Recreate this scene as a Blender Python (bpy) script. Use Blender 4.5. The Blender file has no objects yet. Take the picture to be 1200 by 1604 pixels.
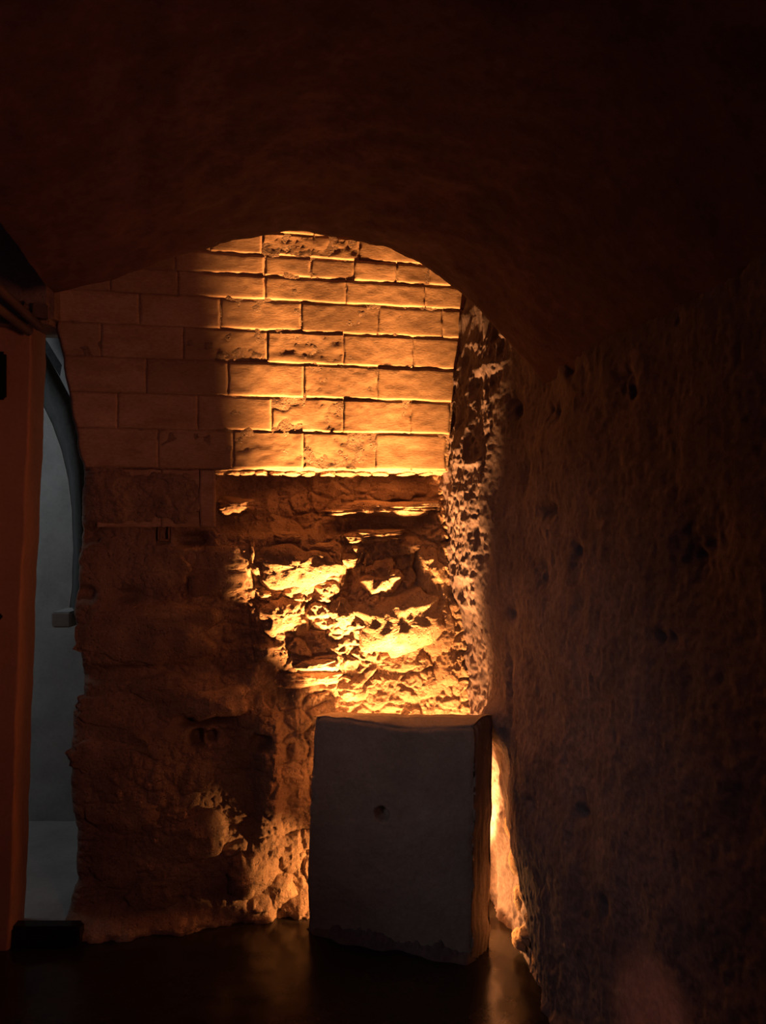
import bpy, math, random
import numpy as np
from mathutils import Vector, noise as mnoise

SC = bpy.context.scene
COL = SC.collection
F, CX, CY, CAMZ = 1200.0, 600.0, 802.0, 1.60

# ------------------------------------------------------------------ camera
cam_d = bpy.data.cameras.new('camera')
cam_d.sensor_fit = 'VERTICAL'; cam_d.sensor_height = 36.0
cam_d.lens = 36.0 * F / 1604.0
cam_d.clip_start = 0.02
cam = bpy.data.objects.new('camera', cam_d); COL.objects.link(cam)
cam.location = (0, 0, CAMZ); cam.rotation_euler = (math.pi / 2, 0, 0)
SC.camera = cam

# ------------------------------------------------------------------ world, exposure
w = bpy.data.worlds.new('world'); SC.world = w; w.use_nodes = True
w.node_tree.nodes['Background'].inputs[0].default_value = (0.45, 0.30, 0.50, 1)
w.node_tree.nodes['Background'].inputs[1].default_value = 0.018
SC.view_settings.view_transform = 'Standard'
SC.view_settings.look = 'None'
SC.view_settings.exposure = 0.0
SC.view_settings.gamma = 1.0
SC.view_settings.use_curve_mapping = False

# ------------------------------------------------------------------ lights
def aim(o, target):
    d = Vector(target) - o.location
    o.rotation_euler = d.to_track_quat('-Z', 'Y').to_euler()

def area(name, loc, target, size, power, color, size_y=None, spread=180):
    l = bpy.data.lights.new(name, 'AREA'); l.energy = power; l.color = color
    l.size = size; l.spread = math.radians(spread)
    if size_y: l.shape = 'RECTANGLE'; l.size_y = size_y
    o = bpy.data.objects.new(name, l); COL.objects.link(o); o.location = loc; aim(o, target); return o

def spot(name, loc, target, angle, blend, power, color, radius):
    l = bpy.data.lights.new(name, 'SPOT'); l.energy = power; l.color = color
    l.spot_size = math.radians(angle); l.spot_blend = blend; l.shadow_soft_size = radius
    o = bpy.data.objects.new(name, l); COL.objects.link(o); o.location = loc; aim(o, target); return o

WARM = (1.0, 0.40, 0.105)
# the uplight hidden behind the leaning slab (wide throw up the wall and its low spill)
spot('uplight_beam', (0.20, 2.945, 0.16), (0.27, 3.58, 0.84), 100, 0.35, 250.0, WARM, 0.03)
for k_, tx in enumerate((0.20, -0.20, -0.68)):
    spot('uplight_fan_%d' % k_, (0.10, 2.955, 0.16), (tx, 3.00, 2.3), 26, 0.85, (1150, 1250, 1900)[k_], WARM, 0.03)
spot('uplight_slit', (0.338, 2.975, 0.13), (0.475, 2.50, 0.10), 110, 0.8, 3.2, WARM, 0.02)
spot('uplight_spill', (0.19, 2.99, 0.14), (0.50, 2.75, 0.14), 150, 0.6, 22, WARM, 0.02)
spot('uplight_left_spill', (0.10, 2.965, 0.12), (-0.6, 3.06, 0.15), 54, 0.5, 27, WARM, 0.015)
# faint warm light falling on the right-hand wall from a gap behind the camera
spot('gap_light_low', (-0.9, 0.2, 1.3), (0.665, 1.88, 0.36), 8, 0.9, 50.0, (1.0, 0.30, 0.14), 0.01)
# cold daylight in the side passage
area('passage_daylight', (-2.35, 3.10, 2.0), (-1.2, 3.6, 1.2), 0.5, 2.6, (0.84, 0.95, 1.0), 1.2)
# unseen fill lights, added for the dim ambience, the pier and the right wall
area('ambient_fill', (-0.1, -2.2, 1.9), (0.0, 1.5, 2.2), 1.0, 0.65, (1.0, 0.32, 0.40))
area('pier_fill', (1.0, 0.2, 1.6), (-1.6, 2.8, 1.65), 0.3, 2.3, (1.0, 0.32, 0.18), spread=80)
spot('right_wall_fill', (-1.6, 0.9, 1.5), (0.5, 2.6, 0.75), 50, 1.0, 14.0, (1.0, 0.84, 0.80), 0.25)  # unseen spot added to brighten the right wall and slab front

# ------------------------------------------------------------------ noise helpers (numpy, 2-D)
RNG = np.random.default_rng(7)
TAB = RNG.random((256, 256)) * 2 - 1
def vnoise(x, y, s=0):
    x = np.asarray(x, float) + s * 17.31 + 900; y = np.asarray(y, float) + s * 9.77 + 900
    xi = np.floor(x).astype(int); yi = np.floor(y).astype(int)
    fx = x - xi; fy = y - yi
    fx = fx * fx * fx * (fx * (fx * 6 - 15) + 10); fy = fy * fy * fy * (fy * (fy * 6 - 15) + 10)
    a = TAB[xi & 255, yi & 255]; b = TAB[(xi + 1) & 255, yi & 255]
    c = TAB[xi & 255, (yi + 1) & 255]; d = TAB[(xi + 1) & 255, (yi + 1) & 255]
    return (a * (1 - fx) + b * fx) * (1 - fy) + (c * (1 - fx) + d * fx) * fy
def fbm(x, y, f=1.0, o=4, s=0, g=0.5):
    t = 0; a = 1.0; n = 0
    for k in range(o):
        t = t + a * vnoise(x * f, y * f, s + k * 3.7); n += a; a *= g; f *= 2.03
    return t / n
def ridged(x, y, f=1.0, o=4, s=0):
    t = 0; a = 1.0; n = 0
    for k in range(o):
        t = t + a * (1 - np.abs(vnoise(x * f, y * f, s + k * 5.1)) * 2); n += a; a *= 0.55; f *= 2.1
    return t / n
J1 = RNG.random((256, 256)); J2 = RNG.random((256, 256)); J3 = RNG.random((256, 256))
def worley(x, y, f=1.0, s=0):
    x = x * f + 500 + s * 3; y = y * f + 500 + s * 5
    xi = np.floor(x).astype(int); yi = np.floor(y).astype(int)
    f1 = np.full(x.shape, 9.0); f2 = f1.copy(); val = np.zeros(x.shape)
    for i in (-1, 0, 1):
        for j in (-1, 0, 1):
            cx = (xi + i) & 255; cy = (yi + j) & 255
            px = xi + i + J1[cx, cy]; py = yi + j + J2[cx, cy]
            d = np.hypot(x - px, y - py)
            nearer = d < f1
            f2 = np.where(nearer, f1, np.minimum(f2, d)); val = np.where(nearer, J3[cx, cy], val)
            f1 = np.where(nearer, d, f1)
    return f1, f2, val
def sstep(a, b, x):
    t = np.clip((x - a) / (b - a), 0, 1); return t * t * (3 - 2 * t)

# ------------------------------------------------------------------ mesh helpers
def link(name, me, mat, parent=None, kind=None, label=None, cat=None, group=None, smooth=True):
    if mat: me.materials.append(mat)
    o = bpy.data.objects.new(name, me); COL.objects.link(o)
    if smooth: me.polygons.foreach_set('use_smooth', [True] * len(me.polygons))
    if parent: o.parent = parent
    if kind: o['kind'] = kind
    if label: o['label'] = label
    if cat: o['category'] = cat
    if group: o['group'] = group
    return o
def grid_mesh(name, P, flip=False):
    """P: (n, m, 3) array of points"""
    n, m = P.shape[:2]
    me = bpy.data.meshes.new(name)
    idx = np.arange(n * m).reshape(n, m)
    q = np.stack([idx[:-1, :-1], idx[1:, :-1], idx[1:, 1:], idx[:-1, 1:]], -1).reshape(-1, 4)
    if flip: q = q[:, ::-1]
    me.vertices.add(n * m); me.vertices.foreach_set('co', P.reshape(-1).astype(np.float32))
    me.loops.add(q.size); me.loops.foreach_set('vertex_index', q.reshape(-1).astype(np.int32))
    me.polygons.add(len(q)); me.polygons.foreach_set('loop_start', np.arange(0, q.size, 4, dtype=np.int32))
    me.update(calc_edges=True); me.validate()
    return me
def py_mesh(name, V, Fc):
    me = bpy.data.meshes.new(name); me.from_pydata(V, [], Fc); me.update(); return me

# ------------------------------------------------------------------ materials
def mat_stone(name, c1, c2, c3=None, rough=0.85, scale=6.0, bump=0.5, fine=90.0, pits=0.3, spec=0.25, dist=0.006, streak=1.0, vary=0.0):
    m = bpy.data.materials.new(name); m.use_nodes = True
    nt = m.node_tree; N = nt.nodes; L = nt.links
    b = N['Principled BSDF']; b.inputs['Roughness'].default_value = rough
    b.inputs['Specular IOR Level'].default_value = spec
    tc = N.new('ShaderNodeTexCoord'); mp = N.new('ShaderNodeMapping')
    mp.inputs['Scale'].default_value = (1, 1, streak)
    L.new(tc.outputs['Object'], mp.inputs['Vector'])
    n1 = N.new('ShaderNodeTexNoise'); n1.inputs['Scale'].default_value = scale; n1.inputs['Detail'].default_value = 8
    n1.inputs['Roughness'].default_value = 0.65
    L.new(mp.outputs[0], n1.inputs['Vector'])
    r = N.new('ShaderNodeValToRGB'); r.color_ramp.elements[0].position = 0.33; r.color_ramp.elements[1].position = 0.68
    r.color_ramp.elements[0].color = (*c1, 1); r.color_ramp.elements[1].color = (*c2, 1)
    L.new(n1.outputs['Fac'], r.inputs['Fac'])
    n2 = N.new('ShaderNodeTexNoise'); n2.inputs['Scale'].default_value = fine; n2.inputs['Detail'].default_value = 6
    n2.inputs['Roughness'].default_value = 0.7
    L.new(mp.outputs[0], n2.inputs['Vector'])
    mx = N.new('ShaderNodeMixRGB'); mx.blend_type = 'MULTIPLY'; mx.inputs['Fac'].default_value = 0.5
    r2 = N.new('ShaderNodeValToRGB'); r2.color_ramp.elements[0].position = 0.35; r2.color_ramp.elements[1].position = 0.6
    r2.color_ramp.elements[0].color = (*(c3 or (0.45, 0.4, 0.36)), 1); r2.color_ramp.elements[1].color = (1, 1, 1, 1)
    L.new(n2.outputs['Fac'], r2.inputs['Fac'])
    L.new(r.outputs[0], mx.inputs[1]); L.new(r2.outputs[0], mx.inputs[2]); L.new(mx.outputs[0], b.inputs['Base Color'])
    if vary:
        oi = N.new('ShaderNodeObjectInfo'); mr = N.new('ShaderNodeMapRange')
        mr.inputs[3].default_value = 1 - vary; mr.inputs[4].default_value = 1 + vary * 0.4
        L.new(oi.outputs['Random'], mr.inputs[0])
        hs = N.new('ShaderNodeHueSaturation'); L.new(mr.outputs[0], hs.inputs['Value']); L.new(mx.outputs[0], hs.inputs['Color'])
        L.new(hs.outputs[0], b.inputs['Base Color'])
    # relief: grain + pits
    vo = N.new('ShaderNodeTexVoronoi'); vo.inputs['Scale'].default_value = fine * 0.55
    L.new(mp.outputs[0], vo.inputs['Vector'])
    pr = N.new('ShaderNodeValToRGB'); pr.color_ramp.elements[0].position = 0.0; pr.color_ramp.elements[1].position = 0.28
    L.new(vo.outputs['Distance'], pr.inputs['Fac'])
    ma = N.new('ShaderNodeMath'); ma.operation = 'MULTIPLY'; ma.inputs[1].default_value = pits
    L.new(pr.outputs[0], ma.inputs[0])
    ad = N.new('ShaderNodeMath'); ad.operation = 'ADD'
    L.new(ma.outputs[0], ad.inputs[0]); L.new(n2.outputs['Fac'], ad.inputs[1])
    bp = N.new('ShaderNodeBump'); bp.inputs['Strength'].default_value = bump; bp.inputs['Distance'].default_value = dist
    L.new(ad.outputs[0], bp.inputs['Height']); L.new(bp.outputs[0], b.inputs['Normal'])
    return m
M_ASH = mat_stone('ashlar_sandstone', (0.44, 0.29, 0.19), (0.62, 0.44, 0.31), (0.6, 0.5, 0.42), bump=0.25, fine=70, pits=0.12, dist=0.003, streak=2.2, vary=0.22)
M_MORTAR = mat_stone('wall_mortar', (0.30, 0.20, 0.15), (0.54, 0.39, 0.29), bump=1.0, fine=110, pits=0.5, dist=0.008)
M_RUB = mat_stone('rubble_stone', (0.34, 0.22, 0.16), (0.58, 0.42, 0.30), bump=1.0, fine=95, pits=0.6, dist=0.009, vary=0.15)
M_RUBB = mat_stone('rubble_stone_dark', (0.26, 0.15, 0.10), (0.42, 0.27, 0.17), bump=0.8, fine=60, pits=0.5, dist=0.008)
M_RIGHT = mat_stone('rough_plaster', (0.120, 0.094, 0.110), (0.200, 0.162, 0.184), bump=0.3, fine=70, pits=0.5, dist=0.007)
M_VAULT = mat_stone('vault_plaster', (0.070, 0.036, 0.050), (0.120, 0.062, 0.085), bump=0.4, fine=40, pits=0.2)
M_LEFT = mat_stone('ochre_plaster', (0.50, 0.26, 0.15), (0.60, 0.32, 0.19), (0.8, 0.75, 0.7), scale=2.5, bump=0.2, fine=60, pits=0.05)
M_GREY = mat_stone('grey_plaster', (0.34, 0.34, 0.34), (0.50, 0.50, 0.50), (0.8, 0.8, 0.8), scale=3, bump=0.3, fine=60, pits=0.05)
M_GREYD = mat_stone('grey_stone_in_shade', (0.05, 0.055, 0.055), (0.09, 0.095, 0.10), bump=0.3, fine=60)  # darkened grey: shade of the arch soffit and slit put into the colour
M_SLAB = mat_stone('slab_stone', (0.26, 0.22, 0.20), (0.38, 0.33, 0.30), (0.7, 0.68, 0.66), scale=5, bump=0.6, fine=85, pits=0.3, dist=0.005)
M_FLOOR = mat_stone('dark_floor', (0.018, 0.015, 0.015), (0.032, 0.026, 0.025), rough=0.21, scale=3, bump=0.06, fine=45, pits=0.0, spec=0.3, dist=0.003)
M_BLACK = mat_stone('black_metal', (0.012, 0.010, 0.010), (0.02, 0.016, 0.015), rough=0.5, bump=0.05)
M_PIPE = mat_stone('dark_pipe', (0.10, 0.07, 0.06), (0.16, 0.11, 0.09), rough=0.5, bump=0.1)

# ------------------------------------------------------------------ back wall frame
D0, DS = 3.06, 0.19                    # face of the ashlar: y = D0 + DS * x
def face_pt(px, py, off=0.0):
    """world x, z on the face (pushed back by off) behind an image point"""
    k = (px - CX) / F
    d = (D0 + off) / (1 - DS * k)
    return k * d, CAMZ + (CY - py) / F * d
NV = Vector((DS, -1, 0)).normalized()  # towards the room
def wp(x, z, h):
    """point on the back wall with h metres of relief towards the room"""
    return (x + NV.x * h, D0 + DS * x + NV.y * h, z)
Z_LEDGE = face_pt(500, 736)[1]

# recesses and swellings of the rubble zone: px centre, half sizes, height (towards the room), sharpness
BUMPS = [(425, 790, 78, 42, -0.075, 6), (605, 790, 82, 44, -0.065, 6), (240, 782, 96, 42, 0.045, 8),
         (245, 990, 95, 50, 0.045, 2), (340, 895, 62, 45, 0.035, 2), (470, 888, 66, 38, 0.03, 2),
         (365, 975, 40, 60, -0.05, 2), (345, 1100, 50, 24, 0.04, 3), (325, 1127, 36, 9, -0.12, 4),
         (414, 1166, 13, 10, -0.09, 3), (312, 1158, 9, 11, -0.09, 3), (335, 1156, 7, 7, -0.07, 3),
         (630, 980, 72, 52, 0.035, 2), (505, 1000, 26, 20, -0.04, 2), (260, 832, 10, 19, -0.03, 8),
         (305, 845, 22, 10, -0.08, 3), (205, 932, 24, 12, -0.05, 2), (308, 916, 9, 8, -0.07, 3), (140, 930, 12, 10, -0.06, 3), (440, 1090, 26, 40, -0.04, 2),
         (150, 840, 14, 12, -0.04, 2), (215, 1052, 120, 12, -0.04, 3), (390, 1380, 40, 40, 0.05, 2), (426, 1235, 20, 110, 0.055, 3),
         (300, 1300, 120, 90, 0.03, 2), (180, 1230, 60, 70, 0.03, 2), (515, 780, 12, 60, -0.04, 3),
         (555, 905, 12, 55, -0.03, 2)]
BW = []
for (px, py, rx, ry, hh, k) in BUMPS:
    x, z = face_pt(px, py, 0.06); s = D0 / F
    BW.append((x, z, rx * s, ry * s, hh, k))
def rubble_h(x, z):
    h = -0.085 - 0.03 * sstep(1.2, 0.4, z) + 0.0 * x
    h = h + 0.040 * sstep(-0.55, -0.85, x)
    for (cx, cz, rx, rz, hh, k) in BW:
        r = (np.abs((x - cx) / rx) ** k + np.abs((z - cz) / rz) ** k)
        h = h + hh * np.exp(-r * 0.9)
    h = h + 0.026 * fbm(x, z, 6, 4, 1)
    f1, f2, v = worley(x + 0.02 * fbm(x, z, 9, 2, 3), z * 1.25 + 0.02 * fbm(x, z, 9, 2, 8), 11)
    edge = sstep(0.0, 0.30, f2 - f1)
    h = h + 0.011 * (edge - 0.6) * (0.3 + v) * (0.5 + 0.8 * sstep(-0.75, -0.3, x))
    g1, g2, gv = worley(x + 0.01 * fbm(x, z, 20, 2, 4), z + 0.01 * fbm(x, z, 20, 2, 5), 32, 2)
    h = h + 0.004 * (sstep(0, 0.35, g2 - g1) - 0.5) * gv * 2
    h = h + 0.012 * ridged(x, z, 13, 5, 6) * (0.4 + 0.6 * sstep(-0.7, -0.3, x))
    h = h + 0.08 * sstep(0.10, 0.0, z) * (1 + 0.4 * fbm(x, z, 12, 3, 9))       # toe of fallen mortar
    return h
def lean(z): return 0.06 * np.maximum(z - Z_LEDGE, 0)
def wall_h(x, z):
    a = lean(z) - 0.0020 + 0.0032 * fbm(x, z, 28, 4, 2)
    r = rubble_h(x, z)
    lz = Z_LEDGE + 0.006 * fbm(x, z * 0 + 0.5, 9, 3, 4)
    t = sstep(lz - 0.010, lz + 0.002, z)
    return a * t + r * (1 - t)
# left end of the wall (jagged jamb of the passage)
LE = [(85, 380), (85, 470), (92, 540), (105, 610), (118, 690), (128, 740), (122, 820), (118, 900), (112, 960), (120, 1020), (124, 1080),
      (108, 1130), (104, 1200), (106, 1270), (112, 1340), (112, 1400), (100, 1440), (82, 1485), (70, 1500)]
LEz = []; LEx = []
for p in LE:
    x, z = face_pt(*p, off=0.0); LEz.append(z); LEx.append(x)
def left_edge(z):
    o = np.argsort(LEz); return np.interp(z, np.array(LEz)[o], np.array(LEx)[o]) + 0.012 * fbm(z, z * 0 + 3, 14, 3, 11)

def build_back_wall():
    zs = np.concatenate([np.arange(-0.03, Z_LEDGE - 0.02, 0.0042), np.arange(Z_LEDGE - 0.02, Z_LEDGE + 0.015, 0.0025),
                         np.arange(Z_LEDGE + 0.02, 3.05, 0.012)])
    nj = 14
    t = np.linspace(0, 1, 390) ** 0.97
    X = np.zeros((len(zs), len(t) + nj)); Hh = X.copy(); Z = np.repeat(zs[:, None], X.shape[1], 1)
    le = left_edge(zs)
    X[:, nj:] = le[:, None] + (0.52 - le[:, None]) * t[None, :]
    Hh[:, nj:] = wall_h(X[:, nj:], Z[:, nj:])
    # rounded arris into the passage
    edge = np.clip((X[:, nj:] - le[:, None]) / 0.05, 0, 1)
    Hh[:, nj:] -= 0.04 * (1 - np.sqrt(np.clip(1 - (1 - edge) ** 2, 0, 1)))
    for i in range(nj):
        k = (nj - i)
        X[:, i] = le + 0.004 * k + 0.010 * fbm(zs, zs * 0 + k * 0.5, 12, 3, 13)
        Hh[:, i] = Hh[:, nj] - 0.045 * k
    P = np.stack([X + NV.x * Hh, D0 + DS * X + NV.y * Hh, Z], -1)
    return link('wall_back', grid_mesh('wall_back', P, True), M_MORTAR, kind='structure')
wall_back = build_back_wall()

# ------------------------------------------------------------------ ashlar blocks (parts of wall_back)
def block(x0, x1, z0, z1, seed, rough=0.0010, proud=0.0, dmg=0.0, mat=M_ASH, name='stone_block', cutleft=False, cut_dmg=0.5):
    nx = max(5, int((x1 - x0) / 0.010)); nz = max(4, int((z1 - z0) / 0.009))
    g = 0.0010
    x0 += g; x1 -= g; z0 += g; z1 -= g
    u = np.linspace(0, 1, nx + 1); v = np.linspace(0, 1, nz + 1)
    U, V = np.meshgrid(u, v, indexing='ij')
    wob = 0.0022
    if cutleft:
        L = np.repeat(left_edge(z0 + (z1 - z0) * v)[None, :], nx + 1, 0) + 0.012
    else:
        L = x0 + wob * vnoise(V * 4, U * 0, seed + 1)
    R = x1 + wob * vnoise(V * 4, U * 0, seed + 2)
    B = z0 + wob * vnoise(U * 5, V * 0, seed + 3); T = z1 + wob * vnoise(U * 5, V * 0, seed + 4)
    X = L + (R - L) * U; Z = B + (T - B) * V
    eu = np.minimum(U, 1 - U) * (x1 - x0); ev = np.minimum(V, 1 - V) * (z1 - z0)
    e = np.minimum(eu, ev)
    H = proud + lean(Z) - 0.0012 * (1 - sstep(0, 0.005, e)) + rough * fbm(X, Z * 1.6, 30, 3, seed) + 0.0015 * fbm(X, Z, 7, 2, seed + 5)
    if dmg:
        mask = sstep(-0.1, 0.35, fbm(X, Z, 16, 3, seed + 7) + 0.25) * sstep(0, 0.012, e)
        H = H - dmg * mask * (0.45 + 0.55 * ridged(X, Z, 55, 3, seed + 8))
    # skirt back into the mortar
    Xp = np.pad(X, 1, mode='edge'); Zp = np.pad(Z, 1, mode='edge'); Hp = np.pad(H, 1, mode='edge')
    Hp[0, :] = Hp[-1, :] = -0.03; Hp[:, 0] = Hp[:, -1] = -0.03
    P = np.stack([Xp + NV.x * Hp, D0 + DS * Xp + NV.y * Hp, Zp], -1)
    return link(name, grid_mesh(name, P), mat, wall_back)
# courses: (y top, y bottom at x=500, vertical joints in px)
COURSES = [
    (300, 340, [85, 190, 310, 420, 540, 640, 745, 800]),
    (340, 377, [85, 160, 280, 395, 490, 600, 705, 800]),
    (377, 411, [85, 210, 330, 410, 560, 655, 720, 800]),
    (411, 442, [85, 170, 275, 414, 485, 552, 617, 668, 745]),
    (442, 478, [85, 175, 280, 414, 540, 662, 745]),
    (478, 524, [85, 220, 345, 471, 590, 690, 740]),
    (524, 573, [85, 160, 288, 418, 537, 645, 722]),
    (573, 625, [85, 230, 357, 475, 590, 712]),
    (625, 677, [85, 185, 310, 425, 537, 643, 703]),
    (677, 735, [85, 248, 365, 475, 588, 698]),
]
random.seed(3)
DMG = {(6, 3): 0.009, (6, 2): 0.006, (8, 3): 0.013, (9, 2): 0.008, (9, 3): 0.011, (7, 3): 0.007, (8, 4): 0.007, (9, 1): 0.012, (6, 4): 0.004, (2, 3): 0.014}
sd = 10
for r, (yt, yb, J) in enumerate(COURSES):
    zt = face_pt(500, yt)[1]; zb = face_pt(500, yb)[1]; ym = (yt + yb) / 2
    for c in range(len(J) - 1):
        xa = face_pt(J[c], ym)[0]; xb = face_pt(J[c + 1], ym)[0]; sd += 3
        cl = c == 0
        if cl and xb < left_edge((zt + zb) / 2) + 0.03: continue
        block(xa, xb, zb, zt, sd, proud=random.uniform(-0.0004, 0.0008), dmg=0.32 * DMG.get((r, c), 0), cutleft=cl)
# the one course of big blocks left in place below, at the left
za = face_pt(300, 826)[1]
block(face_pt(150, 780)[0], face_pt(252, 780)[0], za, Z_LEDGE - 0.004, 401, proud=-0.016, dmg=0.006)
block(face_pt(252, 780)[0], face_pt(312, 780)[0], za, Z_LEDGE - 0.004, 407, proud=-0.012, dmg=0.005)
block(face_pt(312, 780)[0], face_pt(338, 780)[0], za, Z_LEDGE - 0.004, 411, proud=-0.006, dmg=0.004)

# ------------------------------------------------------------------ rubble stones (parts of wall_back)
def rub(px, py, rx, ry, h, seed, rot=0.0, box=2.6, mat=None, base=None, rg=0.16):
    cx, cz = face_pt(px, py, 0.07); s = 3.02 / F; rx *= s; ry *= s
    na, nr = 56, 18
    b = base if base is not None else float(rubble_h(np.array([cx]), np.array([cz]))[0])
    A, Rr = np.meshgrid(np.linspace(0, 2 * math.pi, na + 1), np.linspace(0.02, 1.12, nr), indexing='ij')
    k = (np.abs(np.cos(A)) ** box + np.abs(np.sin(A)) ** box) ** (-1 / box)
    rad = Rr * k * (1 + 0.20 * vnoise(np.cos(A) * 1.6 + seed, np.sin(A) * 1.6, seed) + 0.12 * vnoise(np.cos(A) * 5 + seed, np.sin(A) * 5, seed + 1))
    lx = rad * np.cos(A) * rx; lz = rad * np.sin(A) * ry
    cr, sr = math.cos(rot), math.sin(rot)
    X = cx + lx * cr - lz * sr; Z = cz + lx * sr + lz * cr
    prof = np.clip(1 - Rr ** 2.6, -0.6, 1) * (1 + 0.5 * vnoise(X * 14, Z * 14, seed + 9))
    m = min(rx, ry)
    H = b + (0.8 if px > 400 else 0.75) * h * prof + (rg if px > 400 else rg * 0.4) * m * ridged(X, Z, 0.5 / m, 3, seed) * np.clip(1.1 - Rr, 0, 1) + 0.007 * ridged(X, Z, 24, 4, seed + 2) - 0.003
    H = np.where(Rr > 1.05, b - 0.03, H)
    P = np.stack([X + NV.x * H, D0 + DS * X + NV.y * H, Z], -1)
    P[-1] = P[0]
    return link('rubble_stone', grid_mesh('rubble_stone', P, True), mat or M_RUB, wall_back)
STONES = [
    (425, 795, 72, 34, 0.012, 0, 5), (600, 765, 70, 22, 0.012, 0, 5), (608, 815, 68, 15, 0.035, 0.02, 4),
    (452, 844, 22, 8, 0.045, 0, 5), (590, 842, 46, 9, 0.040, 0.03, 4), (470, 888, 62, 34, 0.030, -0.15, 2.4),
    (602, 905, 30, 30, 0.035, 0.2, 2.6), (648, 856, 22, 15, 0.030, 0.2, 2.1), (676, 890, 22, 34, 0.025, 0.1, 2.6),
    (632, 975, 68, 44, 0.035, 0.25, 2.8), (502, 1002, 26, 19, 0.018, 0, 2.1), (500, 1042, 32, 8, 0.035, 0.02, 5),
    (505, 1064, 52, 13, 0.02, 0.02, 4), (628, 1040, 44, 16, 0.022, 0.12, 2.6), (572, 1080, 34, 20, 0.02, 0.2, 2.6),
    (672, 1075, 34, 22, 0.02, 0.1, 2.6), (710, 1050, 22, 30, 0.02, 0, 2.6), (450, 965, 36, 30, 0.02, 0.3, 2.4),
    (345, 893, 52, 38, 0.022, 0.1, 2.4), (245, 990, 88, 45, 0.022, 0, 3), (345, 1100, 46, 21, 0.035, 0.12, 3),
    (184, 880, 40, 40, 0.015, 0, 2.6), (262, 895, 34, 30, 0.012, 0, 2.6), (180, 1110, 44, 26, 0.015, 0, 2.6), (255, 1075, 40, 18, 0.012, 0, 3),
    (400, 1115, 26, 26, 0.015, 0, 2.6), (176, 1185, 46, 26, 0.018, 0, 3), (240, 1160, 34, 26, 0.015, 0, 2.6),
    (370, 1190, 40, 22, 0.016, 0, 3), (300, 1220, 40, 26, 0.015, 0, 2.6), (450, 1215, 28, 20, 0.02, 0, 3),
    (200, 1265, 46, 30, 0.015, 0, 2.6), (400, 1270, 36, 26, 0.015, 0, 2.6), (455, 1290, 22, 26, 0.02, 0, 2.6),
    (310, 1310, 50, 34, 0.015, 0, 2.6), (190, 1350, 40, 34, 0.015, 0, 2.6), (392, 1370, 30, 32, 0.035, 0, 2.4),
    (440, 1400, 26, 22, 0.03, 0.2, 2.6), (462, 1350, 20, 22, 0.02, 0, 2.6), (250, 1400, 40, 24, 0.014, 0, 2.6), (330, 1400, 34, 24, 0.016, 0, 2.6),
    (540, 960, 20, 26, 0.02, 0.4, 2.4), (430, 1020, 26, 22, 0.02, 0, 2.6), (690, 990, 26, 40, 0.015, 0.1, 2.6), (380, 1040, 26, 20, 0.012, 0, 2.6)]
for i, (px, py, rx, ry, h, rot, bx) in enumerate(STONES):
    rub(px, py, rx, ry, h, 31 + i * 2, rot, bx, mat=M_RUB)
for i, (px, py, rx, ry, hb, bs) in enumerate([(608, 797, 82, 13, 0.040, -0.085), (374, 792, 27, 13, 0.050, -0.080), (452, 839, 22, 6, 0.050, -0.090),
        (600, 836, 42, 8, 0.040, -0.085), (500, 858, 30, 8, 0.040, -0.085), (545, 880, 26, 14, 0.030, -0.085), (400, 868, 7, 24, 0.045, -0.085), (422, 930, 12, 7, 0.05, -0.09)]):
    rub(px, py, rx, ry, hb, 150 + i * 3, 0.03, 3.5, base=bs, rg=0.3)
# row of small mortar-bedded chips under the ashlar ledge
cxs = [350, 372, 392, 415, 440, 462, 486, 520, 546, 575, 600, 640, 672]
for i, px in enumerate(cxs):
    rub(px, 741, 11 + (i % 3) * 2, 5, 0.045, 200 + i, 0, 3, base=-0.065)

# small square clay plug in the left rubble
def socket():
    x0, z1 = face_pt(251, 814, 0.05); x1, z0 = face_pt(270, 847, 0.05)
    h = float(rubble_h(np.array([(x0 + x1) / 2]), np.array([(z0 + z1) / 2]))[0]) + 0.03; V = []; Fc = []
    t = 0.006
    rects = [(x0, x0 + t, z0, z1), (x1 - t, x1, z0, z1), (x0, x1, z1 - t, z1), (x0, x1, z0, z0 + t)]
    for (a, b, c, d) in rects:
        n = len(V)
        for hh in (h, h - 0.06):
            V += [wp(a, c, hh), wp(b, c, hh), wp(b, d, hh), wp(a, d, hh)]
        Fc += [(n, n + 1, n + 2, n + 3), (n, n + 4, n + 5, n + 1), (n + 1, n + 5, n + 6, n + 2), (n + 2, n + 6, n + 7, n + 3), (n + 3, n + 7, n + 4, n)]
    link('socket_frame', py_mesh('socket_frame', V, Fc), M_RUBB, wall_back, smooth=False)
socket()

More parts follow.
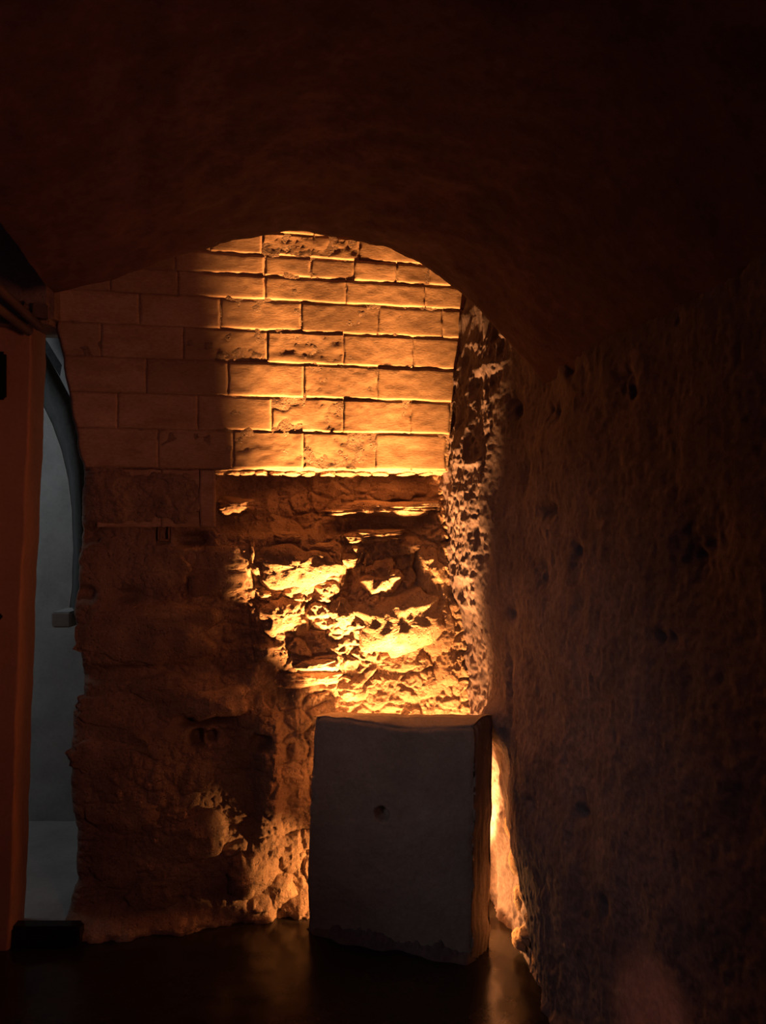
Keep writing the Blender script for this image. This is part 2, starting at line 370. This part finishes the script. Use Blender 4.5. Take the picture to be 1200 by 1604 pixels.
# ------------------------------------------------------------------ right wall: y runs from the back corner to behind the camera
CPX = [(724, 300), (724, 475), (716, 540), (706, 640), (697, 740), (700, 800), (712, 930), (733, 1010), (742, 1110), (750, 1500)]
Cz = []; Cx = []
for p in CPX:
    x, z = face_pt(*p, off=0.03); Cz.append(z); Cx.append(x)
oz = np.argsort(Cz); Cz = np.array(Cz)[oz]; Cx = np.array(Cx)[oz]
RIDGE = [(0.0, 2.47), (0.037, 2.508), (0.224, 2.63), (0.395, 2.738), (0.558, 2.855), (0.66, 2.90), (0.73, 2.95), (0.83, 2.955), (1.29, 2.92), (1.84, 2.825), (2.15, 2.738), (2.6, 2.70)]
RZ = np.array([r[0] for r in RIDGE]); RD = np.array([r[1] for r in RIDGE])
def plain_x(y): return 1.1136 - 0.24 * y
PITS = [(780, 860, 8, 22), (905, 875, 8, 24), (858, 800, 12, 14), (985, 600, 14, 30), (1095, 860, 26, 44), (895, 580, 5, 12), (1045, 1000, 10, 12), (835, 1260, 6, 12),
        (812, 640, 8, 22), (790, 520, 8, 20), (825, 740, 7, 20), (908, 1275, 8, 12), (945, 1420, 5, 16), (870, 640, 10, 16), (808, 960, 6, 12), (800, 1070, 5, 40), (850, 900, 14, 16)]
PW = []
for (px, py, rx, ry) in PITS:
    k = (px - CX) / F; y = 1.1136 / (k + 0.24); z = CAMZ + (CY - py) / F * y
    PW.append((y, z, rx / F * y / 0.45, ry / F * y))
def right_x(y, z):
    xc = np.interp(z, Cz, Cx)
    base = plain_x(y)
    yc = D0 + DS * xc
    base = base - (plain_x(yc) - xc) * sstep(2.60, 3.02, y)
    rd = np.interp(z, RZ, RD) + 0.020 * fbm(y * 0 + 1, z, 22, 4, 21) + 0.010 * fbm(y, z, 40, 3, 22)
    t = sstep(-0.018, 0.012, y - rd)               # 1 in the bare recess behind the broken plaster edge
    lip = 0.055 * sstep(0.80, 0.45, z) + 0.016 * sstep(0.7, 0.9, z) * sstep(2.3, 1.9, z)
    rough = 0.020 * ridged(y, z * 0.8, 11, 4, 23) + 0.005 * fbm(y, z, 40, 4, 24) + 0.014 * fbm(y, z * 0.7, 9, 2, 25)
    f1, f2, v = worley(y, z * 0.8, 18, 4)
    rough = rough + 0.005 * (sstep(0, 0.3, f2 - f1) - 0.5) * v
    flat = 0.016 * fbm(y, z, 4.0, 3, 26) + 0.0035 * ridged(y, z, 12, 4, 27) + 0.003 * fbm(y, z, 60, 2, 28)
    p = flat * (1 - t) + (rough - lip) * t
    # shoulder where the slab's corner meets the wall
    p = p + 0.060 * np.exp(-((y - 2.86) / 0.07) ** 2 - ((z - 0.81) / 0.075) ** 4)
    for (py_, pz, ry, rz) in PW:
        p = p - 0.030 * np.exp(-((y - py_) / ry) ** 2 - ((z - pz) / rz) ** 2) * (0.7 + 0.6 * fbm(y, z, 30, 2, 30))
    p = p + 0.03 * sstep(0.05, 0.0, z) * sstep(2.62, 2.3, y) * (1 + 0.8 * fbm(y, z, 14, 3, 33))
    return base - p
ys = np.concatenate([np.linspace(3.20, 2.40, 240), np.linspace(2.397, 1.2, 200), np.linspace(1.17, -2.5, 50)])
zs = np.concatenate([np.arange(-0.03, 2.25, 0.0055), np.arange(2.26, 3.0, 0.03)])
Y, Z = np.meshgrid(ys, zs, indexing='ij')
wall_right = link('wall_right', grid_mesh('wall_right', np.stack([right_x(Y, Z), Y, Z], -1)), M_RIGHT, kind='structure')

# stones exposed in the foot of the right wall
def side_stone(y, z, ry, rz, h, seed):
    A, Rr = np.meshgrid(np.linspace(0, 2 * math.pi, 29), np.linspace(0.02, 1.1, 9), indexing='ij')
    k = (np.abs(np.cos(A)) ** 2.8 + np.abs(np.sin(A)) ** 2.8) ** (-1 / 2.8)
    rad = Rr * k * (1 + 0.2 * vnoise(np.cos(A) * 1.7, np.sin(A) * 1.7, seed))
    YY = y + rad * np.cos(A) * ry; ZZ = np.maximum(z + rad * np.sin(A) * rz, -0.01)
    b = float(right_x(np.array([y]), np.array([z]))[0])
    H = h * np.clip(1 - Rr ** 3, -0.7, 1) + 0.006 * ridged(YY, ZZ, 30, 3, seed)
    P = np.stack([b - H, YY, ZZ], -1); P[-1] = P[0]
    link('rubble_stone', grid_mesh('rubble_stone', P), M_RUB, wall_right)
for i, a in enumerate([(2.72, 0.10, 0.040, 0.030, 0.022), (2.66, 0.04, 0.03, 0.02, 0.012), (2.78, 0.05, 0.04, 0.035, 0.03), (2.80, 0.19, 0.04, 0.04, 0.025),
                       (2.74, 0.24, 0.04, 0.035, 0.022), (2.84, 0.31, 0.035, 0.045, 0.022), (2.86, 0.43, 0.035, 0.05, 0.02), (2.58, 0.02, 0.03, 0.018, 0.012), (2.68, 0.17, 0.035, 0.03, 0.022)]):
    side_stone(*a, 300 + i)

# ------------------------------------------------------------------ vault
YA = 2.50
AR = [(78, 462), (160, 437), (260, 404), (350, 379), (420, 368), (480, 363), (530, 367), (575, 380), (650, 408), (700, 440), (735, 468), (770, 505), (800, 542), (830, 575), (852, 600), (862, 630)]
ax = np.array([(p[0] - CX) / F * YA for p in AR]); az = np.array([CAMZ + (CY - p[1]) / F * YA for p in AR])
tt = np.concatenate([[0], np.cumsum(np.hypot(np.diff(ax), np.diff(az)))]); ts = np.linspace(0, tt[-1], 150)
PX_ = np.interp(ts, tt, ax); PZ_ = np.interp(ts, tt, az)
ker = np.ones(7) / 7
def smooth(a):
    b = np.pad(a, 3, mode='edge'); return np.convolve(b, ker, 'valid')
PX_ = smooth(PX_); PZ_ = smooth(PZ_) 
PZ_ = PZ_ + 0.006 * fbm(ts, ts * 0, 7, 3, 40)
yv = np.concatenate([[3.3, 2.62, 2.58, 2.53], np.linspace(2.505, 0.6, 110), np.linspace(0.5, -2.5, 20)])
P = np.zeros((len(yv), len(ts), 3))
xs0 = (PX_ - PX_[0]) / (PX_[-1] - PX_[0])
for i, y in enumerate(yv):
    lift = 0.0
    if y >= 2.52: lift = [0.60, 0.55, 0.25, 0.03][i]
    sh = 0.24 * (YA - min(y, YA)) * xs0 + 0.17 * (YA - min(y, YA)) * (1 - xs0)
    arch = 0.06 * (YA - min(y, YA))
    n = 0.014 * fbm(PX_ * 1, ts * 0 + y, 5, 4, 41) + 0.006 * fbm(ts, ts * 0 + y, 22, 3, 42)
    P[i, :, 0] = PX_ + sh; P[i, :, 1] = y + 0.006 * fbm(ts, ts * 0, 12, 3, 43); P[i, :, 2] = PZ_ + lift + arch + n
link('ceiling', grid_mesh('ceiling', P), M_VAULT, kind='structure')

# ------------------------------------------------------------------ floor
xs = np.linspace(-3.2, 2.6, 300); yf = np.linspace(-2.5, 4.6, 360)
Xf, Yf = np.meshgrid(xs, yf, indexing='ij')
Zf = 0.004 * fbm(Xf, Yf, 3, 3, 50) + 0.0015 * fbm(Xf, Yf, 20, 2, 51)
link('floor', grid_mesh('floor', np.stack([Xf, Yf, Zf], -1)), M_FLOOR, kind='structure')

# ------------------------------------------------------------------ left pier, ochre plaster
PE = [(52, 380), (50, 500), (47, 600), (42, 750), (38, 850), (32, 950), (28, 1080), (24, 1200), (20, 1320), (17, 1400), (12, 1500)]
YL = 2.80
pz = np.array([CAMZ + (CY - p[1]) / F * YL for p in PE]); pxx = np.array([(p[0] - CX) / F * YL for p in PE]); o_ = np.argsort(pz)
zl = np.arange(-0.02, 3.0, 0.012)
el = np.interp(zl, pz[o_], pxx[o_]) + 0.005 * fbm(zl, zl * 0, 9, 3, 60)
ul = 1 - (1 - np.linspace(0, 1, 90)) ** 2.5
X = (-3.2 + (el[:, None] + 3.2) * ul[None, :]); Zz = np.repeat(zl[:, None], 90, 1)
Yl = YL + 0.008 * fbm(X, Zz, 4, 3, 61) + 0.008 * (1 - np.sqrt(np.clip(1 - np.clip(1 - (el[:, None] - X) / 0.008, 0, 1) ** 2, 0, 1)))
X = np.concatenate([X, el[:, None] + np.zeros((1, 4))], 1); Zz = np.concatenate([Zz, np.repeat(zl[:, None], 4, 1)], 1)
Yl = np.concatenate([Yl, YL + np.array([[0.03, 0.06, 0.09, 0.12]]) + 0 * zl[:, None]], 1)
wall_left = link('wall_left', grid_mesh('wall_left', np.stack([X, Yl, Zz], -1), True), M_LEFT, kind='structure')

# ------------------------------------------------------------------ generic solids
def box_obj(name, c, s, mat, parent=None, rot=0.0, bev=0.004, **kw):
    import bmesh
    bm = bmesh.new(); bmesh.ops.create_cube(bm, size=1)
    for v in bm.verts: v.co = Vector((v.co.x * s[0], v.co.y * s[1], v.co.z * s[2]))
    bmesh.ops.bevel(bm, geom=bm.edges[:], offset=bev, segments=2, affect='EDGES')
    cr, sr = math.cos(rot), math.sin(rot)
    for v in bm.verts:
        x, y = v.co.x, v.co.y; v.co = Vector((c[0] + x * cr - y * sr, c[1] + x * sr + y * cr, c[2] + v.co.z))
    me = bpy.data.meshes.new(name); bm.to_mesh(me); bm.free()
    return link(name, me, mat, parent, smooth=False, **kw)
def tube(name, pts, r, mat, parent=None, n=12, **kw):
    V = []; Fc = []; pts = [Vector(p) for p in pts]
    for i, p in enumerate(pts):
        d = (pts[min(i + 1, len(pts) - 1)] - pts[max(i - 1, 0)]).normalized()
        a = d.cross(Vector((0, 0, 1))).normalized(); b = d.cross(a)
        for k in range(n):
            t = 2 * math.pi * k / n; V.append(tuple(p + (a * math.cos(t) + b * math.sin(t)) * r))
    for i in range(len(pts) - 1):
        for k in range(n):
            Fc.append((i * n + k, i * n + (k + 1) % n, (i + 1) * n + (k + 1) % n, (i + 1) * n + k))
    Fc.append(tuple(range(n))); Fc.append(tuple((len(pts) - 1) * n + k for k in reversed(range(n))))
    return link(name, py_mesh(name, V, Fc), mat, parent, **kw)
def at(px, py, y): return ((px - CX) / F * y, y, CAMZ + (CY - py) / F * y)
def empty(name, loc, label, cat, group=None):
    o = bpy.data.objects.new(name, None); COL.objects.link(o); o.location = loc; o.empty_display_size = 0.05
    o['label'] = label; o['category'] = cat
    if group: o['group'] = group
    return o
def reparent(o, p):
    o.parent = p; o.matrix_parent_inverse = p.matrix_world.inverted()
    from mathutils import Matrix
    o.matrix_parent_inverse = Matrix.Translation(-p.location)

# ------------------------------------------------------------------ side passage behind the opening
def plane_grid(x0, x1, y, z0, z1, amp, seed):
    a, b = np.meshgrid(np.linspace(x0, x1, 90), np.linspace(z0, z1, 120), indexing='ij')
    return np.stack([a, y + amp * fbm(a, b, 4, 4, seed), b], -1)
link('wall_passage', grid_mesh('wall_passage', plane_grid(-3.2, -0.9, 3.85, -0.02, 3.0, 0.015, 70)), M_GREY, kind='structure')
pf = plane_grid(-3.2, -1.165, 0, 2.88, 3.9, 0.0, 71); pf = np.stack([pf[..., 0], pf[..., 2], 0.05 + 0.004 * fbm(pf[..., 0], pf[..., 2], 6, 3, 72)], -1)
link('floor_passage', grid_mesh('floor_passage', pf), M_GREY, kind='structure')
# arch of the passage: a front face (d 3.25) and a soffit with its shade in the colour, running back to d 3.55
OUT = [(40, 520), (58, 568), (78, 602), (98, 640), (110, 690), (118, 740), (122, 800), (123, 860), (122, 920), (118, 960), (116, 1500)]
INN = [(22, 560), (45, 592), (62, 625), (80, 662), (95, 705), (106, 750), (114, 800), (116, 860), (115, 920), (108, 948), (105, 1500)]
INN = [(30, 545), (48, 592), (66, 632), (82, 664), (97, 706), (107, 750), (113, 800), (115, 860), (113, 920), (109, 950), (109, 970)]
OUT = OUT[:-1] + [(122, 970)]
FAR = [(p[0] + 90, p[1] - 200) for p in OUT]
V = []; Fc = []
for i, (a, b) in enumerate(zip(INN, OUT)):
    V += [at(*a, 3.50), at(*b, 3.22), at(b[0] + 14, b[1] - 14, 3.22), at(a[0] + 16, a[1] - 14, 3.52)]
for i in range(len(INN) - 1):
    for k in range(4):
        Fc.append((i * 4 + k, i * 4 + (k + 1) % 4, (i + 1) * 4 + (k + 1) % 4, (i + 1) * 4 + k))
Fc += [(0, 1, 2, 3), tuple((len(INN) - 1) * 4 + k for k in (3, 2, 1, 0))]
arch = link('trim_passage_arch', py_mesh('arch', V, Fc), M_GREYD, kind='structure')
# thin pale arris along the inner edge
tube('arch_edge', [Vector(at(*a, 3.49)) for a in INN], 0.004, M_GREY, arch, n=6)
# impost block
ip = at(103, 967, 3.30)
box_obj('impost_block', (ip[0] + 0.012, ip[1], ip[2]), (0.080, 0.16, 0.065), M_GREY, arch, bev=0.006)
# dark solid standing in for the darkness of the slit above the arch
V = []; Fc = []
SL = [(63, 520), (76, 538), (97, 572), (94, 590), (80, 568), (66, 545)]
for (px_, py_) in SL: V.append(at(px_, py_, 3.60))
for (px_, py_) in SL: V.append(at(px_, py_, 3.80))
n = len(SL); Fc = [tuple(range(n)), tuple(range(2 * n - 1, n - 1, -1))] + [(i, (i + 1) % n, n + (i + 1) % n, n + i) for i in range(n)]
link('dark_slit', py_mesh('dark_slit', V, Fc), M_GREYD, arch, smooth=False)
box_obj('trim_threshold', (-1.33, 2.85, 0.030), (0.42, 0.06, 0.08), M_FLOOR, bev=0.01, kind='structure')
# lintel above the opening, run on over the pier in place of its shade
box_obj('trim_lintel_shade', (-2.02, 2.86, 2.55), (1.68, 0.26, 0.55), M_MORTAR, bev=0.02, kind='structure')

# ------------------------------------------------------------------ conduits and plate on the left pier
t = empty('conduit_pair', at(30, 480, 2.66), 'two dark parallel conduits above the ochre pier at the left edge', 'pipe')
for k, (a, b) in enumerate([((-60, 398), (62, 512)), ((-70, 430), (46, 520))]):
    reparent(tube('conduit', [at(*a, 2.40), at((a[0] + b[0]) / 2, (a[1] + b[1]) / 2, 2.56), at(*b, 2.74)], 0.016, M_PIPE), t)
bq = at(63, 490, 2.74)
reparent(box_obj('bracket', bq, (0.05, 0.08, 0.05), M_PIPE, rot=0.4), t)
reparent(tube('coupling', [at(30, 478, 2.655), at(38, 486, 2.675)], 0.022, M_PIPE), t)
c = at(-6, 588, YL - 0.02)
t = empty('wall_plate', (c[0], YL, c[2]), 'black rectangular plate with rounded corners on the ochre pier at the left edge', 'plate')
reparent(box_obj('plate_cover', (c[0], YL - 0.012, c[2]), (0.065, 0.026, 0.175), M_BLACK, bev=0.01), t)
reparent(box_obj('plate_back', (c[0], YL + 0.004, c[2]), (0.05, 0.02, 0.16), M_BLACK, bev=0.004), t)
c = at(-2, 966, YL - 0.01)
k_ = box_obj('wall_stud', (c[0], YL - 0.004, c[2]), (0.02, 0.03, 0.02), M_BLACK, bev=0.005, label='tiny black stud on the ochre pier, far below the black plate', cat='stud')

# ------------------------------------------------------------------ the slab
FLp, FRp, BRp, BLp = (-0.276, 2.915), (0.315, 2.72), (0.392, 2.815), (-0.245, 2.985)
slab = empty('stone_slab', (0.02, 2.86, 0.0), 'large upright rough stone slab with a small round hole, standing in the corner hiding a lamp', 'stone slab')
def lerp(a, b, t): return a + (b - a) * t
def slab_mesh():
    nu, nv, nw = 110, 150, 20
    # perimeter: front (nu), right side (nw), back (nu), left side (nw)
    ring = []
    for i in range(nu): ring.append((i / nu, 0.0, 'f'))
    for i in range(nw): ring.append((1.0, i / nw, 'r'))
    for i in range(nu): ring.append((1 - i / nu, 1.0, 'b'))
    for i in range(nw): ring.append((0.0, 1 - i / nw, 'l'))
    n = len(ring)
    U = np.array([r[0] for r in ring]); W = np.array([r[1] for r in ring])
    def plan(u, wv):
        fx = lerp(FLp[0], FRp[0], u); fy = lerp(FLp[1], FRp[1], u)
        bx = lerp(BLp[0], BRp[0], u); by = lerp(BLp[1], BRp[1], u)
        return lerp(fx, bx, wv), lerp(fy, by, wv)
    def ztop(u, wv):
        zf = lerp(0.822, 0.838, u) - 0.022 * np.exp(-((u - 0.62) / 0.28) ** 2) + 0.004 * vnoise(u * 14, wv * 0, 80)
        zb = lerp(0.818, 0.857, u) + 0.003 * vnoise(u * 9, wv * 0, 81)
        return lerp(zf, zb, sstep(0, 0.55, wv))
    V = []; rows = []
    vs = np.linspace(0, 1, nv)
    x0, y0 = plan(U, W); cx, cy = plan(0.5, 0.5)
    fdir = np.array([FRp[0] - FLp[0], FRp[1] - FLp[1]]); fdir /= np.hypot(*fdir); fn = np.array([fdir[1], -fdir[0]])
    P = np.zeros((nv, n, 3))
    for j, v in enumerate(vs):
        z = v * ztop(U, W)
        # outline wobble: left edge hollows and swells, chipped arrises
        ox = np.zeros(n); oy = np.zeros(n)
        left = (1 - sstep(0, 0.25, U)); right = sstep(0.8, 1.0, U)
        side = left * (0.018 * np.sin((1 - v) * 2.6) - 0.020 * v + 0.004 * vnoise(v * 9, 0.3, 82)) * -1
        ox += side + right * (0.010 * v + 0.005 * vnoise(v * 14, 0.7, 83))
        arr = np.exp(-((np.minimum(U, 1 - U)) * 0.62 / 0.010) ** 2) * np.exp(-(np.minimum(W, 1 - W) * 0.12 / 0.010) ** 2)
        nn = 0.006 * fbm(U * 0.62 + W * 3, z, 6, 4, 84) + 0.0025 * fbm(U * 0.62 + W * 3, z, 45, 3, 85)
        front = (W < 1e-6)
        h = nn - arr * (0.006 + 0.006 * (vnoise(z * 22, W * 3, 86)))
        te = np.clip((ztop(U, W) - z) / 0.018, 0, 1)
        h = h - 0.010 * (1 - te) ** 2
        fx_, fz_ = 0.0, 0.0
        # hole
        hx = x0 - 0.0; hole = np.hypot((x0 - (-0.007)), (z - 0.484))
        h = h - np.where(front, 0.055 * sstep(0.030, 0.019, hole + 0.003 * vnoise(x0 * 60, z * 60, 87)), 0)
        dirx = np.where(W < 1e-6, fn[0], np.where(W > 1 - 1e-6, -fn[0], np.where(U > 0.5, fdir[0], -fdir[0])))
        diry = np.where(W < 1e-6, fn[1], np.where(W > 1 - 1e-6, -fn[1], np.where(U > 0.5, fdir[1], -fdir[1])))
        P[j, :, 0] = x0 + ox + dirx * h; P[j, :, 1] = y0 + oy + diry * h; P[j, :, 2] = z
    # close ring + cap rows (top)
    caps = []
    for s in (0.85, 0.6, 0.3, 0.0):
        c = P[-1].copy(); W2 = lerp(0.5, W, s)
        x, y = plan(U, W2)
        k = 1 - abs(2 * 0) 
        c[:, 0] = lerp(x, P[-1, :, 0], s ** 3); c[:, 1] = lerp(y, P[-1, :, 1], s ** 3)
        c[:, 2] = ztop(U, W2) + 0.003 * fbm(x, y, 30, 3, 88)
        caps.append(c)
    P = np.concatenate([P, np.array(caps)], 0)
    P = np.concatenate([P, P[:, :1]], 1)
    return grid_mesh('slab_body', P, True)
reparent(link('slab_body', slab_mesh(), M_SLAB), slab)
# crumbling mortar bed round its foot
def bed():
    n, m = 160, 14
    t = np.linspace(-0.04, 1.03, n); s = np.linspace(0, 1, m)
    T, S = np.meshgrid(t, s, indexing='ij')
    bx = lerp(FLp[0], FRp[0], T); by = lerp(FLp[1], FRp[1], T)
    wd = 0.045 + 0.02 * vnoise(T * 9, T * 0, 90) 
    ed = sstep(-0.04, 0.03, T) * sstep(1.03, 0.97, T)
    X = bx - 0.31 * (wd * S * ed - 0.02); Yb = by - 0.95 * (wd * S * ed - 0.02)
    Zb = (0.062 + 0.020 * vnoise(T * 12, T * 0 + 4, 91)) * ed * (1 - S) ** 0.8 * (1 + 0.35 * fbm(T * 0.6, S * 0.06, 60, 3, 92)) - 0.004 * S
    return grid_mesh('mortar_bed', np.stack([X, Yb, Zb], -1), True)
o = link('mortar_bed', bed(), M_RIGHT, label='pale crumbling mortar rim along the foot'); reparent(o, slab)

# ------------------------------------------------------------------ uplight housing hidden behind the slab
lamp = empty('floor_uplight', (0.17, 2.99, 0.0), 'small black floor spotlight hidden behind the upright slab', 'lamp')
def lathe(name, prof, c, mat, n=20):
    V = []; Fc = []
    for (r, z) in prof:
        for k in range(n):
            a = 2 * math.pi * k / n; V.append((c[0] + r * math.cos(a), c[1] + r * math.sin(a), c[2] + z))
    for i in range(len(prof) - 1):
        for k in range(n): Fc.append((i * n + k, i * n + (k + 1) % n, (i + 1) * n + (k + 1) % n, (i + 1) * n + k))
    Fc.append(tuple(reversed(range(n))))
    return link(name, py_mesh(name, V, Fc), mat)
reparent(lathe('lamp_body', [(0.030, 0.004), (0.034, 0.012), (0.034, 0.075), (0.029, 0.083), (0.025, 0.075), (0.001, 0.070)], (0.20, 2.96, 0), M_BLACK), lamp)
reparent(lathe('lamp_body', [(0.030, 0.004), (0.034, 0.012), (0.034, 0.075), (0.029, 0.083), (0.025, 0.075), (0.001, 0.070)], (0.10, 2.975, 0), M_BLACK), lamp)
reparent(lathe('lamp_body', [(0.024, 0.004), (0.028, 0.012), (0.028, 0.075), (0.023, 0.083), (0.019, 0.075), (0.001, 0.070)], (0.335, 2.98, 0), M_BLACK), lamp)
